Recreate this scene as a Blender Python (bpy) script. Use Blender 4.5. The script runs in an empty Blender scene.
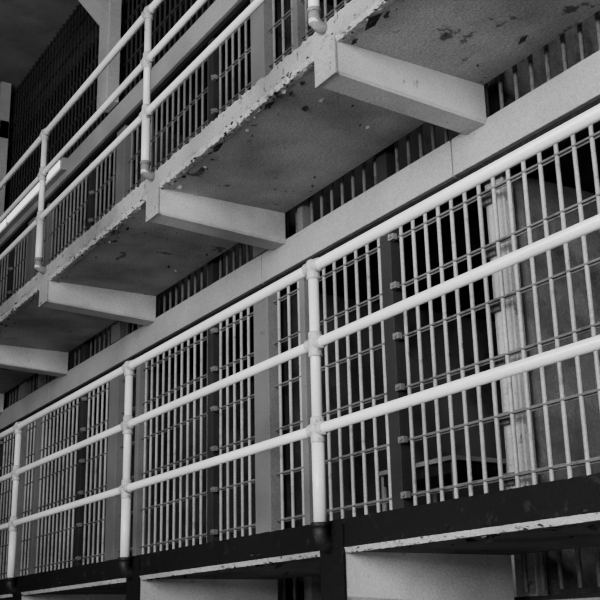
import bpy, bmesh, math, random
from mathutils import Vector, Matrix
random.seed(7)
D=2.5      # railing plane
W=3.5      # cell-front plane
P=2.38     # tier pitch
XL=-18.0; XR=1.6
scn=bpy.context.scene

# ---------------- materials ----------------
def paint(name, base, second, lo=0.55, hi=0.6, scale=9.0, rough=0.6, bump=0.3, grime=0.35, metallic=0.0, fine=60.0, speck=0.25, spec=0.12):
    m=bpy.data.materials.new(name); m.use_nodes=True
    nt=m.node_tree; N=nt.nodes; L=nt.links
    b=N['Principled BSDF']; b.inputs['Roughness'].default_value=rough; b.inputs['Metallic'].default_value=metallic
    b.inputs['Specular IOR Level'].default_value=spec
    tc=N.new('ShaderNodeTexCoord')
    n1=N.new('ShaderNodeTexNoise'); n1.inputs['Scale'].default_value=scale; n1.inputs['Detail'].default_value=9; n1.inputs['Roughness'].default_value=0.65
    L.new(tc.outputs['Object'],n1.inputs['Vector'])
    r=N.new('ShaderNodeValToRGB'); r.color_ramp.elements[0].position=lo; r.color_ramp.elements[1].position=hi
    r.color_ramp.elements[0].color=(0,0,0,1); r.color_ramp.elements[1].color=(1,1,1,1)
    L.new(n1.outputs['Fac'],r.inputs['Fac'])
    mx=N.new('ShaderNodeMix'); mx.data_type='RGBA'
    mx.inputs[6].default_value=(base,base,base,1); mx.inputs[7].default_value=(second,second,second,1)
    L.new(r.outputs['Color'],mx.inputs[0])
    n2=N.new('ShaderNodeTexNoise'); n2.inputs['Scale'].default_value=1.7; n2.inputs['Detail'].default_value=7
    L.new(tc.outputs['Object'],n2.inputs['Vector'])
    r2=N.new('ShaderNodeMapRange'); r2.inputs[1].default_value=0.35; r2.inputs[2].default_value=0.65; r2.inputs[3].default_value=1-grime; r2.inputs[4].default_value=1.0
    L.new(n2.outputs['Fac'],r2.inputs[0])
    # fine gritty speckle
    n4=N.new('ShaderNodeTexNoise'); n4.inputs['Scale'].default_value=110; n4.inputs['Detail'].default_value=3
    L.new(tc.outputs['Object'],n4.inputs['Vector'])
    r4=N.new('ShaderNodeMapRange'); r4.inputs[1].default_value=0.35; r4.inputs[2].default_value=0.65; r4.inputs[3].default_value=1-speck; r4.inputs[4].default_value=1.0+speck*0.4
    L.new(n4.outputs['Fac'],r4.inputs[0])
    mu=N.new('ShaderNodeMath'); mu.operation='MULTIPLY'; L.new(r2.outputs[0],mu.inputs[0]); L.new(r4.outputs[0],mu.inputs[1])
    mm=N.new('ShaderNodeMix'); mm.data_type='RGBA'; mm.blend_type='MULTIPLY'; mm.inputs[0].default_value=1
    L.new(mx.outputs[2],mm.inputs[6]); L.new(mu.outputs[0],mm.inputs[7])
    L.new(mm.outputs[2],b.inputs['Base Color'])
    n3=N.new('ShaderNodeTexNoise'); n3.inputs['Scale'].default_value=fine; n3.inputs['Detail'].default_value=4
    L.new(tc.outputs['Object'],n3.inputs['Vector'])
    ad=N.new('ShaderNodeMath'); ad.operation='MULTIPLY_ADD'; ad.inputs[1].default_value=-1.2
    L.new(r.outputs['Color'],ad.inputs[0]); L.new(n3.outputs['Fac'],ad.inputs[2])
    bp=N.new('ShaderNodeBump'); bp.inputs['Strength'].default_value=bump; bp.inputs['Distance'].default_value=0.008
    L.new(ad.outputs[0],bp.inputs['Height']); L.new(bp.outputs[0],b.inputs['Normal'])
    return m
M_rail=paint('rail_paint',0.80,0.50,0.66,0.70,14,0.28,0.08,0.22,speck=0.10,spec=0.5)
M_fit=paint('rail_fitting_paint',0.50,0.16,0.58,0.64,30,0.4,0.3,0.3,spec=0.4)
M_elbow=paint('dark_iron',0.008,0.02,0.55,0.62,30,0.5,0.3,0.3,spec=0.25)
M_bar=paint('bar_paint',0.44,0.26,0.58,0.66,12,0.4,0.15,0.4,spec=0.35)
M_barU=paint('bar_paint_dim',0.26,0.15,0.58,0.66,12,0.4,0.15,0.4,spec=0.3)  # darkened copy of the bar paint: dimmer light on other tiers, as colour
M_flat=paint('flat_bar_paint',0.15,0.09,0.55,0.62,12,0.5,0.15,0.3)
M_frame=paint('dark_frame_paint',0.035,0.05,0.6,0.64,10,0.5,0.2,0.3)
M_pillar=paint('light_pillar_paint',0.20,0.13,0.64,0.68,7,0.5,0.15,0.3)
M_white=paint('white_flaking_paint',0.50,0.18,0.60,0.66,13,0.7,0.4,0.4)
M_band=paint('beam_paint',0.38,0.28,0.68,0.72,6,0.5,0.1,0.25)
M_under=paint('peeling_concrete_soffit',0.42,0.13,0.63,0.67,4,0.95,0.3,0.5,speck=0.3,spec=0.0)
M_underShade=paint('shaded_concrete_soffit',0.10,0.04,0.62,0.67,4,0.95,0.3,0.5,speck=0.3,spec=0.0)  # soffit copy darkened: shade under the lower walkway put into its colour
M_brk=paint('bracket_paint',0.55,0.26,0.65,0.69,8,0.9,0.3,0.45,speck=0.18,spec=0.0)
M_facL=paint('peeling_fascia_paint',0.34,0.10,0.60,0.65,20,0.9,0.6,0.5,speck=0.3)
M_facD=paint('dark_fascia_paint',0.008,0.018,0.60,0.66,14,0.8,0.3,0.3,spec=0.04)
M_lip=paint('lip_paint',0.45,0.20,0.60,0.66,30,0.9,0.5,0.4)
M_chip=paint('old_paint_chips',0.03,0.06,0.55,0.6,20,0.9,0.2,0.3)
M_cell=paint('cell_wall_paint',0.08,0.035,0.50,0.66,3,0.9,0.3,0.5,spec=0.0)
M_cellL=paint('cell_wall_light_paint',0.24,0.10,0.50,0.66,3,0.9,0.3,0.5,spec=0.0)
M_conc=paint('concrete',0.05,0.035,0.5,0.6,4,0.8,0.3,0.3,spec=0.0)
M_floor=paint('polished_floor',0.4,0.32,0.5,0.6,4,0.6,0.1,0.2)
M_ceil=paint('ceiling_paint',0.20,0.15,0.5,0.65,2,0.9,0.1,0.3)
M_shell=paint('hall_wall_paint',0.06,0.04,0.5,0.65,2,0.9,0.1,0.3)
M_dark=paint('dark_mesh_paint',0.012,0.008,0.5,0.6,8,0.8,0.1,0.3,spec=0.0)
M_col=paint('column_paint',0.42,0.3,0.66,0.7,5,0.6,0.15,0.3)
M_glow=bpy.data.materials.new('added_strip_glow'); M_glow.use_nodes=True
_b=M_glow.node_tree.nodes['Principled BSDF']; _b.inputs['Base Color'].default_value=(.9,.9,.9,1)
_b.inputs['Emission Color'].default_value=(1,1,1,1); _b.inputs['Emission Strength'].default_value=1.6  # emission added to stand in for bright light on the upper beam

# ---------------- geometry helpers ----------------
def box(bm,x0,x1,y0,y1,z0,z1,mi=0,bev=0.0):
    vs=[bm.verts.new((x,y,z)) for z in (z0,z1) for y in (y0,y1) for x in (x0,x1)]
    idx=[(0,2,3,1),(4,5,7,6),(0,1,5,4),(2,6,7,3),(0,4,6,2),(1,3,7,5)]
    fs=[]
    for f in idx:
        fc=bm.faces.new([vs[i] for i in f]); fc.material_index=mi; fs.append(fc)
    if bev>0:
        es=set(e for f in fs for e in f.edges)
        r=bmesh.ops.bevel(bm,geom=list(es),offset=bev,segments=2,affect='EDGES',profile=0.5)
        for f in r['faces']: f.material_index=mi
def tube(bm,pts,rad,seg=12,mi=0,cap=True):
    pts=[Vector(p) for p in pts]
    if not isinstance(rad,(list,tuple)): rad=[rad]*len(pts)
    rings=[]
    prev=None
    for i,p in enumerate(pts):
        if i==0: t=pts[1]-p
        elif i==len(pts)-1: t=p-pts[i-1]
        else: t=(pts[i+1]-p).normalized()+(p-pts[i-1]).normalized()
        t.normalize()
        if prev is None:
            a=Vector((0,0,1)) if abs(t.z)<0.9 else Vector((1,0,0))
            u=t.cross(a).normalized()
        else:
            u=(prev-t*prev.dot(t)).normalized()
        prev=u; v=t.cross(u)
        rings.append([bm.verts.new(p+(u*math.cos(2*math.pi*k/seg)+v*math.sin(2*math.pi*k/seg))*rad[i]) for k in range(seg)])
    for a,b in zip(rings,rings[1:]):
        for k in range(seg):
            f=bm.faces.new([a[k],a[(k+1)%seg],b[(k+1)%seg],b[k]]); f.smooth=True; f.material_index=mi
    if cap:
        f=bm.faces.new(rings[0][::-1]); f.material_index=mi
        f=bm.faces.new(rings[-1]); f.material_index=mi
def ball(bm,c,r,mi=0):
    ret=bmesh.ops.create_uvsphere(bm,u_segments=16,v_segments=10,radius=r,matrix=Matrix.Translation(c))
    for v in ret['verts']:
        for f in v.link_faces: f.smooth=True; f.material_index=mi
def obj(name,bm,mats,parent=None):
    bmesh.ops.recalc_face_normals(bm,faces=bm.faces[:])
    me=bpy.data.meshes.new(name); bm.to_mesh(me); bm.free()
    for m in mats: me.materials.append(m)
    o=bpy.data.objects.new(name,me); scn.collection.objects.link(o)
    if parent: o.parent=parent
    return o
def empty(name):
    e=bpy.data.objects.new(name,None); scn.collection.objects.link(e); return e

# ---------------- railings ----------------
def railing(t,posts):
    root=empty('railing'); dz=P*t
    zt,zm,zl=1.585+dz,1.225+dz,0.842+dz
    bm=bmesh.new()
    for z,r in ((zt,0.024),(zm,0.022),(zl,0.022)):
        tube(bm,[(XL,D,z),(XR,D,z)],r,20)
    obj('rails',bm,[M_rail],root)
    for i,x in enumerate(posts):
        bm=bmesh.new()
        tube(bm,[(x,D,0.42+dz),(x,D,zl-0.05)],0.028,20)
        tube(bm,[(x,D,zl-0.05),(x,D,zt)],0.0235,20)
        for z in (zl,zm,zt):
            ball(bm,(x,D,z),0.036,1)
            tube(bm,[(x-0.055,D,z),(x-0.05,D,z),(x-0.045,D,z),(x+0.045,D,z),(x+0.05,D,z),(x+0.055,D,z)],[0.027,0.031,0.031,0.031,0.031,0.027],18,1)
            top=z+0.055 if z<zt else z+0.03
            tube(bm,[(x,D,z-0.06),(x,D,z-0.055),(x,D,z-0.045),(x,D,top-0.008),(x,D,top)],[0.028,0.032,0.031,0.031,0.026],18,1)
        obj('post_%d'%i,bm,[M_rail,M_fit],root)
        bm=bmesh.new()
        s=1.0 if t==0 else 0.85
        zc=(0.40 if t==0 else 0.455)+dz
        pts=[(x,D,zc+0.03)]+[(x,D+0.045-0.045*math.cos(a),zc-0.045*math.sin(a)) for a in [k*math.pi/12 for k in range(0,7)]]+[(x,D+0.075,zc-0.045)]
        tube(bm,pts,0.035*s,18)
        tube(bm,[(x,D,zc+0.025),(x,D,zc+0.045)],0.040*s,18)
        if t==0: tube(bm,[(x,D+0.055,zc-0.045),(x,D+0.075,zc-0.045)],0.058,18)
        obj('elbow_%d'%i,bm,[M_elbow if t==0 else M_pillar],root)
postsA=[-1.562*D,-2.408*D,-3.28*D,-4.14*D,-5.0*D,-5.86*D,-6.7*D,-0.70*D,0.16*D]
postsB=[-1.533*D,-2.337*D,-3.17*D,-4.0*D,-4.84*D,-5.68*D,-6.5*D,-0.70*D,0.14*D]
railing(0,postsA); railing(1,postsB)

# ---------------- walkways ----------------
def flakes(bm,x0,x1,n,z,edge,mi,smax=0.022):
    for _ in range(n):
        x=random.uniform(x0,x1)
        if edge:
            y=D+0.055+abs(random.gauss(0,0.02)); zz=z
            if random.random()<0.4: y=D+0.052; zz=z+random.uniform(0,0.05)
        else:
            y=random.uniform(D+0.08,W-0.05); zz=z
            if random.random()<0.75: y=D+0.07+abs(random.gauss(0,0.06))
        s=random.uniform(0.004,smax)*random.uniform(0.5,1)
        a=random.uniform(0,6.28); h=random.uniform(0.3,1.1)*s
        k=random.randint(4,6)
        c=[]
        for j in range(k):
            an=a+j*2*math.pi/k; rr=s*random.uniform(0.5,1.2)
            lift=h*(0.5+0.5*math.cos(an-a))
            c.append(bm.verts.new((x+rr*math.cos(an)*1.3,y+rr*math.sin(an)*0.8-(0.0 if not edge else lift*0.5),zz-0.001-lift)))
        f=bm.faces.new(c); f.material_index=mi
def walkway(t,posts,fac,endm):
    root=empty('walkway'); dz=P*t
    zb,zt=(0.32 if t==0 else 0.30)+dz,0.455+dz
    if t: zt-=0.02
    und=M_under if t else M_underShade
    bm=bmesh.new(); box(bm,XL,XR,D+0.07,W-0.035,zb,zt-0.01)
    obj('slab',bm,[und],root)
    bm=bmesh.new(); n=1100; rows=[]
    for i in range(n+1):
        x=XL+(XR-XL)*i/n
        j=random.uniform(-1,1)
        k=1.0 if t else 0.15
        zz=[zb-0.006+0.007*j*k,zb+0.016+0.004*k*random.uniform(-1,1),zb+0.045,zt-0.02,zt+0.008*k*random.uniform(-1,1),zt+0.002]
        yy=[D+0.062,D+0.050+0.003*k*random.uniform(-1,1),D+0.055,D+0.055,D+0.055+0.004*random.uniform(-1,1),D+0.09]
        rows.append([bm.verts.new((x,yy[q],zz[q])) for q in range(6)]+[bm.verts.new((x,D+0.1,zb-0.003))])
    for a,b in zip(rows,rows[1:]):
        for q in range(5):
            f=bm.faces.new([a[q],b[q],b[q+1],a[q+1]]); f.material_index=(1 if q==0 else 0)
        f=bm.faces.new([a[6],b[6],b[0],a[0]]); f.material_index=1
    obj('fascia',bm,[fac,M_lip],root)
    for i,x in enumerate(posts):
        bm=bmesh.new()
        x0,x1=x-0.075,x+0.095; ya,yb=D+0.055,W-0.031
        prof=[(ya,dz+0.13),(yb,dz+0.085)]
        vs=[]
        for (y,zl) in prof:
            vs.append([bm.verts.new(p) for p in ((x0,y,zb+0.01),(x0,y,zl+0.012),(x0+0.012,y,zl),(x1-0.012,y,zl),(x1,y,zl+0.012),(x1,y,zb+0.01))])
        for k in range(5):
            bm.faces.new([vs[0][k],vs[0][k+1],vs[1][k+1],vs[1][k]])
        f=bm.faces.new(vs[0]); f.material_index=1
        bm.faces.new(vs[1])
        box(bm,x0-0.004,x1+0.004,D+0.043,D+0.058,dz+0.125,(zt-0.02) if t==0 else zb+0.03,1,0.003)
        obj('outrigger_%d'%i,bm,[M_brk,endm],root)
    bm=bmesh.new()
    if t: flakes(bm,-11,-1,420,zb,True,0)
    else: flakes(bm,-11,-1,60,zb,True,1,0.012)
    flakes(bm,-11,-1,160,zb,False,1)
    flakes(bm,-11,-1,300,zb,False,2); flakes(bm,-11,-1,350,zb,True,2,0.018)
    flakes(bm,-5.5,-1,26,zb,False,2,0.055)
    obj('paint_flakes',bm,[M_lip,und,M_chip],root)
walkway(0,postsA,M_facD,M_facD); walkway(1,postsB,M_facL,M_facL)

# ---------------- cell fronts ----------------
LV=[0.69,0.985,1.275,1.565,1.86,2.15]
def bars(t,x0,x1,root,rb=0.0115,z0=0.16,z1=2.22,sp=0.115,yo=0.05):
    bm=bmesh.new(); dz=P*t
    n=max(1,round((x1-x0)/sp))
    for i in range(n):
        x=x0+(i+0.5)*(x1-x0)/n
        tube(bm,[(x,W+yo,0.41+dz),(x,W+yo,z1+dz)],rb,8,0,False)
        tube(bm,[(x,W+yo,z0+dz),(x,W+yo,0.41+dz)],rb,8,1,False)  # bar foot in darker paint: shade of the slab gap put into colour
    for z in [0.40]+LV:
        box(bm,x0,x1,W+yo-0.0125,W+yo+0.0125,z-0.005+dz,z+0.005+dz,1)
        box(bm,x0,x1,W+yo+0.004,W+yo+0.010,z-0.013+dz,z+0.013+dz,1)
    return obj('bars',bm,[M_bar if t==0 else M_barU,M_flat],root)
def upright(t,xc,w,mat,root,y0=0.0,y1=0.1,lugs=0):
    bm=bmesh.new(); dz=P*t
    box(bm,xc-w/2,xc+w/2,W+y0,W+y1,0.145+dz,2.235+dz,0,0.004)
    if lugs:
        for z in LV:
            box(bm,xc+w/2-0.005,xc+w/2+0.045,W+y0-0.012,W+y0+0.02,z-0.018+dz,z+0.018+dz,1,0.003)
            tube(bm,[(xc+w/2+0.03,W+y0-0.03,z+dz),(xc+w/2+0.03,W+y0,z+dz)],0.010,10,1)
    return obj('mullion',bm,[mat,M_pillar],root)
layout=[
 (-0.9,0.20,M_pillar,0),(-1.9,0.10,M_frame,1),
 (-4.71,0.10,M_frame,1),(-5.63,0.06,M_pillar,0),(-6.15,0.20,M_pillar,0),(-6.93,0.09,M_frame,1),
 (-8.27,0.07,M_pillar,0),(-8.78,0.20,M_pillar,0),(-9.6,0.09,M_frame,1),(-10.9,0.07,M_pillar,0),(-11.45,0.20,M_pillar,0),
 (-12.25,0.09,M_frame,1),(-13.6,0.07,M_pillar,0),(-14.1,0.2,M_pillar,0),(-14.9,0.09,M_frame,1),(-16.2,0.07,M_pillar,0),(-16.8,0.2,M_pillar,0)]
for t in (-1,0,1):
    prev=XR-0.01
    root=empty('barred_cell_front')
    for (xc,w,m,lg) in layout:
        if prev-(xc+w/2)>0.05:
            bars(t,xc+w/2,prev,root)
        upright(t,xc,w,m,root,0.0 if w>=0.2 else 0.01,0.1,lg)
        prev=xc-w/2
        if w>=0.2: root=empty('barred_cell_front')
    bars(t,XL+0.01,prev,root)
for i,xc in enumerate([-1.1,-3.90,-6.15,-8.78,-11.45,-14.1,-16.8]):
    for t in (-1,0,1):
        dz=P*t
        bm=bmesh.new()
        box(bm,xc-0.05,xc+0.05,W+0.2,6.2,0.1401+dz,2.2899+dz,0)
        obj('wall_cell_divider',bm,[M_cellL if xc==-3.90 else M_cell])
        bm=bmesh.new(); box(bm,xc-0.07,xc+0.07,W+0.13,W+0.2,0.1401+dz,2.2899+dz,0,0.005)
        for z in LV:
            box(bm,xc-0.085,xc+0.0,W+0.10,W+0.14,z-0.03+dz,z+0.03+dz,1,0.004)
        obj('trim_%d'%(i*3+t+2),bm,[M_white if (xc==-3.90 and t==0) else M_frame,M_flat])
for t in (-1,0,1,2):
    bm=bmesh.new(); box(bm,XL,XR,W+0.12,6.3,-0.06+P*t,0.14+P*t)
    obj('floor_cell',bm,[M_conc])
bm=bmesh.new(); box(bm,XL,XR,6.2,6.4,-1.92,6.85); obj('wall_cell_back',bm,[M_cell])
seams=[-17.1,-14.9,-12.7,-10.45,-8.22,-6.08,-4.03,-1.95,0.1,XR]
for t in (-1,0,1):
    root=empty('steel_beam'); dz=P*t
    x0=XL
    for i,x1 in enumerate(seams):
        bm=bmesh.new()
        box(bm,x0+0.006,x1-0.006,W-0.03,W+0.0,2.285+dz,2.495+dz,0,0.004)
        box(bm,x0+0.006,x1-0.006,W-0.0,W+0.12,2.285+dz,2.31+dz,0)
        box(bm,x0+0.006,x1-0.006,W-0.0,W+0.12,2.47+dz,2.495+dz,0)
        obj('segment_%d'%i,bm,[M_band],root)
        bm=bmesh.new(); box(bm,x1-0.01,x1+0.01,W-0.015,W+0.1,2.29+dz,2.49+dz); obj('joint_%d'%i,bm,[M_elbow],root)
        x0=x1
    bm=bmesh.new(); box(bm,XL,XR,W+0.0,W+0.11,2.236+dz,2.284+dz); obj('lintel_angle',bm,[M_elbow],root)
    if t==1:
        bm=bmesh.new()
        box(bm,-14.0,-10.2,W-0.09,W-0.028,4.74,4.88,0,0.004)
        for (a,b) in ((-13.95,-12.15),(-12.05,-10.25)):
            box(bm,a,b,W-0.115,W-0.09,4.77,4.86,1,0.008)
        obj('added_glow_strip',bm,[M_band,M_glow],root)  # added glowing strip, in place of light caught by the beam end

# ---------------- top: utility grille, columns, ceiling ----------------
bm=bmesh.new()
x=XL+0.05
while x<XR:
    tube(bm,[(x,W+0.06,4.9),(x,W+0.06,6.84)],0.012,6,0,False); x+=0.11
z=5.1
while z<6.8:
    box(bm,XL+0.01,XR,W+0.045,W+0.075,z-0.01,z+0.01); z+=0.24
obj('utility_gallery_grille',bm,[M_frame])
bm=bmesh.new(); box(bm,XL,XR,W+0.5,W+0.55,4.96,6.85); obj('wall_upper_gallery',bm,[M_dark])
for xc in (-15.3,-12.6,-8.9,-6.1,-3.3,-0.5):
    bm=bmesh.new()
    box(bm,xc-0.13,xc+0.13,W-0.16,W-0.032,4.88,6.3,0,0.008)
    box(bm,xc-0.13,xc+0.13,W-1.3,W-0.032,6.05,6.3,0,0.008)
    vs=[[bm.verts.new((xx,y,zz)) for (y,zz) in ((W-0.16,5.80),(W-0.16,6.05),(W-0.42,6.05))] for xx in (xc-0.12,xc+0.12)]
    bm.faces.new(vs[0]); bm.faces.new(vs[1][::-1])
    for k in range(3):
        bm.faces.new([vs[0][k],vs[1][k],vs[1][(k+1)%3],vs[0][(k+1)%3]])
    box(bm,xc-0.1,xc+0.1,W-0.16,W-0.032,6.3,6.85)
    obj('steel_column',bm,[M_col])

# ---------------- furniture in the cell ----------------
def table(x,y,z,w,d,h):
    bm=bmesh.new()
    box(bm,x-w/2,x+w/2,y-d/2,y+d/2,z+h-0.03,z+h,1,0.005)
    box(bm,x-w/2+0.03,x+w/2-0.03,y-d/2+0.03,y+d/2-0.03,z+h-0.1,z+h-0.03,0)
    for sx in (-1,1):
        for sy in (-1,1):
            tube(bm,[(x+sx*(w/2-0.04),y+sy*(d/2-0.04),z),(x+sx*(w/2-0.04),y+sy*(d/2-0.04),z+h-0.03)],0.018,10,1)
    obj('small_table',bm,[M_elbow,M_barU])
table(-5.40,4.4,0.14,0.8,0.5,0.86)
def cot(x,y,z):
    bm=bmesh.new()
    box(bm,x-0.35,x+0.35,y-0.95,y+0.95,z+0.36,z+0.46,1,0.03)
    for sx in (-1,1):
        tube(bm,[(x+sx*0.36,y-0.97,z+0.35),(x+sx*0.36,y+0.97,z+0.35)],0.018,8)
        for sy in (-1,1):
            tube(bm,[(x+sx*0.36,y+sy*0.97,z),(x+sx*0.36,y+sy*0.97,z+0.62)],0.018,8)
    for sy in (-1,1):
        tube(bm,[(x-0.36,y+sy*0.97,z+0.6),(x+0.36,y+sy*0.97,z+0.6)],0.018,8)
    obj('prison_cot',bm,[M_frame,M_conc])
for xc in (-3.2,-8.2,-10.9): cot(xc,5.15,0.14)

# ---------------- room shell ----------------
def shell(name,b,m):
    bm=bmesh.new(); box(bm,*b); obj(name,bm,[m])
YB=-4.2
shell('floor',(XL-0.2,6.0,YB-0.2,6.4,-2.1,-1.92),M_floor)
shell('ceiling',(XL-0.2,6.0,YB-0.2,6.4,6.85,7.0),M_ceil)
shell('wall_left',(XL-0.2,XL,YB,6.4,-1.92,6.85),M_shell)
shell('wall_right',(5.8,6.0,YB,6.4,-1.92,6.85),M_shell)
shell('wall_cell_block_end',(XR,XR+0.15,W,6.4,-1.92,6.85),M_cell)
wins=[(-15.5,-12.7),(-10.9,-8.1),(-6.3,-3.5),(-1.7,1.1),(2.4,5.2)]
Z0,Z1=0.6,4.8
bm=bmesh.new()
box(bm,XL,5.8,YB-0.2,YB,-1.92,Z0); box(bm,XL,5.8,YB-0.2,YB,Z1,6.85)
px=XL
for a,b in wins:
    box(bm,px,a,YB-0.2,YB,Z0,Z1); px=b
box(bm,px,5.8,YB-0.2,YB,Z0,Z1)
obj('wall_front',bm,[M_shell])
power=[12,50,260,1250,800]
for i,(a,b) in enumerate(wins):
    bm=bmesh.new()
    for k in range(6):
        x=a+(b-a)*k/5; box(bm,x-0.02,x+0.02,YB-0.1,YB-0.05,Z0,Z1)
    for k in range(9):
        z=Z0+(Z1-Z0)*k/8; box(bm,a,b,YB-0.1,YB-0.05,z-0.02,z+0.02)
    obj('window_%d'%(i+1),bm,[M_frame])
    ld=bpy.data.lights.new('window_daylight','AREA'); ld.shape='RECTANGLE'; ld.size=b-a-0.05; ld.size_y=Z1-Z0-0.05; ld.energy=power[i]
    lo=bpy.data.objects.new('window_daylight',ld); scn.collection.objects.link(lo)
    lo.location=((a+b)/2,YB-0.15,(Z0+Z1)/2); lo.rotation_euler=(math.radians(90),0,0)
w=bpy.data.worlds.new('World'); scn.world=w; w.use_nodes=True
w.node_tree.nodes['Background'].inputs[0].default_value=(0.5,0.5,0.5,1); w.node_tree.nodes['Background'].inputs[1].default_value=0.3

# ---------------- camera ----------------
cd=bpy.data.cameras.new('camera'); cam=bpy.data.objects.new('camera',cd); scn.collection.objects.link(cam)
f=1080.0; cd.sensor_width=36; cd.lens=f/600*36; cd.clip_end=100
ex=-Vector((-694,-350,-f)).normalized()
ez=Vector((-83,3500,-f)); ez=(ez-ex*ez.dot(ex)).normalized()
ey=ez.cross(ex)
cam.matrix_world=Matrix((ex,ey,ez)).to_4x4()
scn.camera=cam
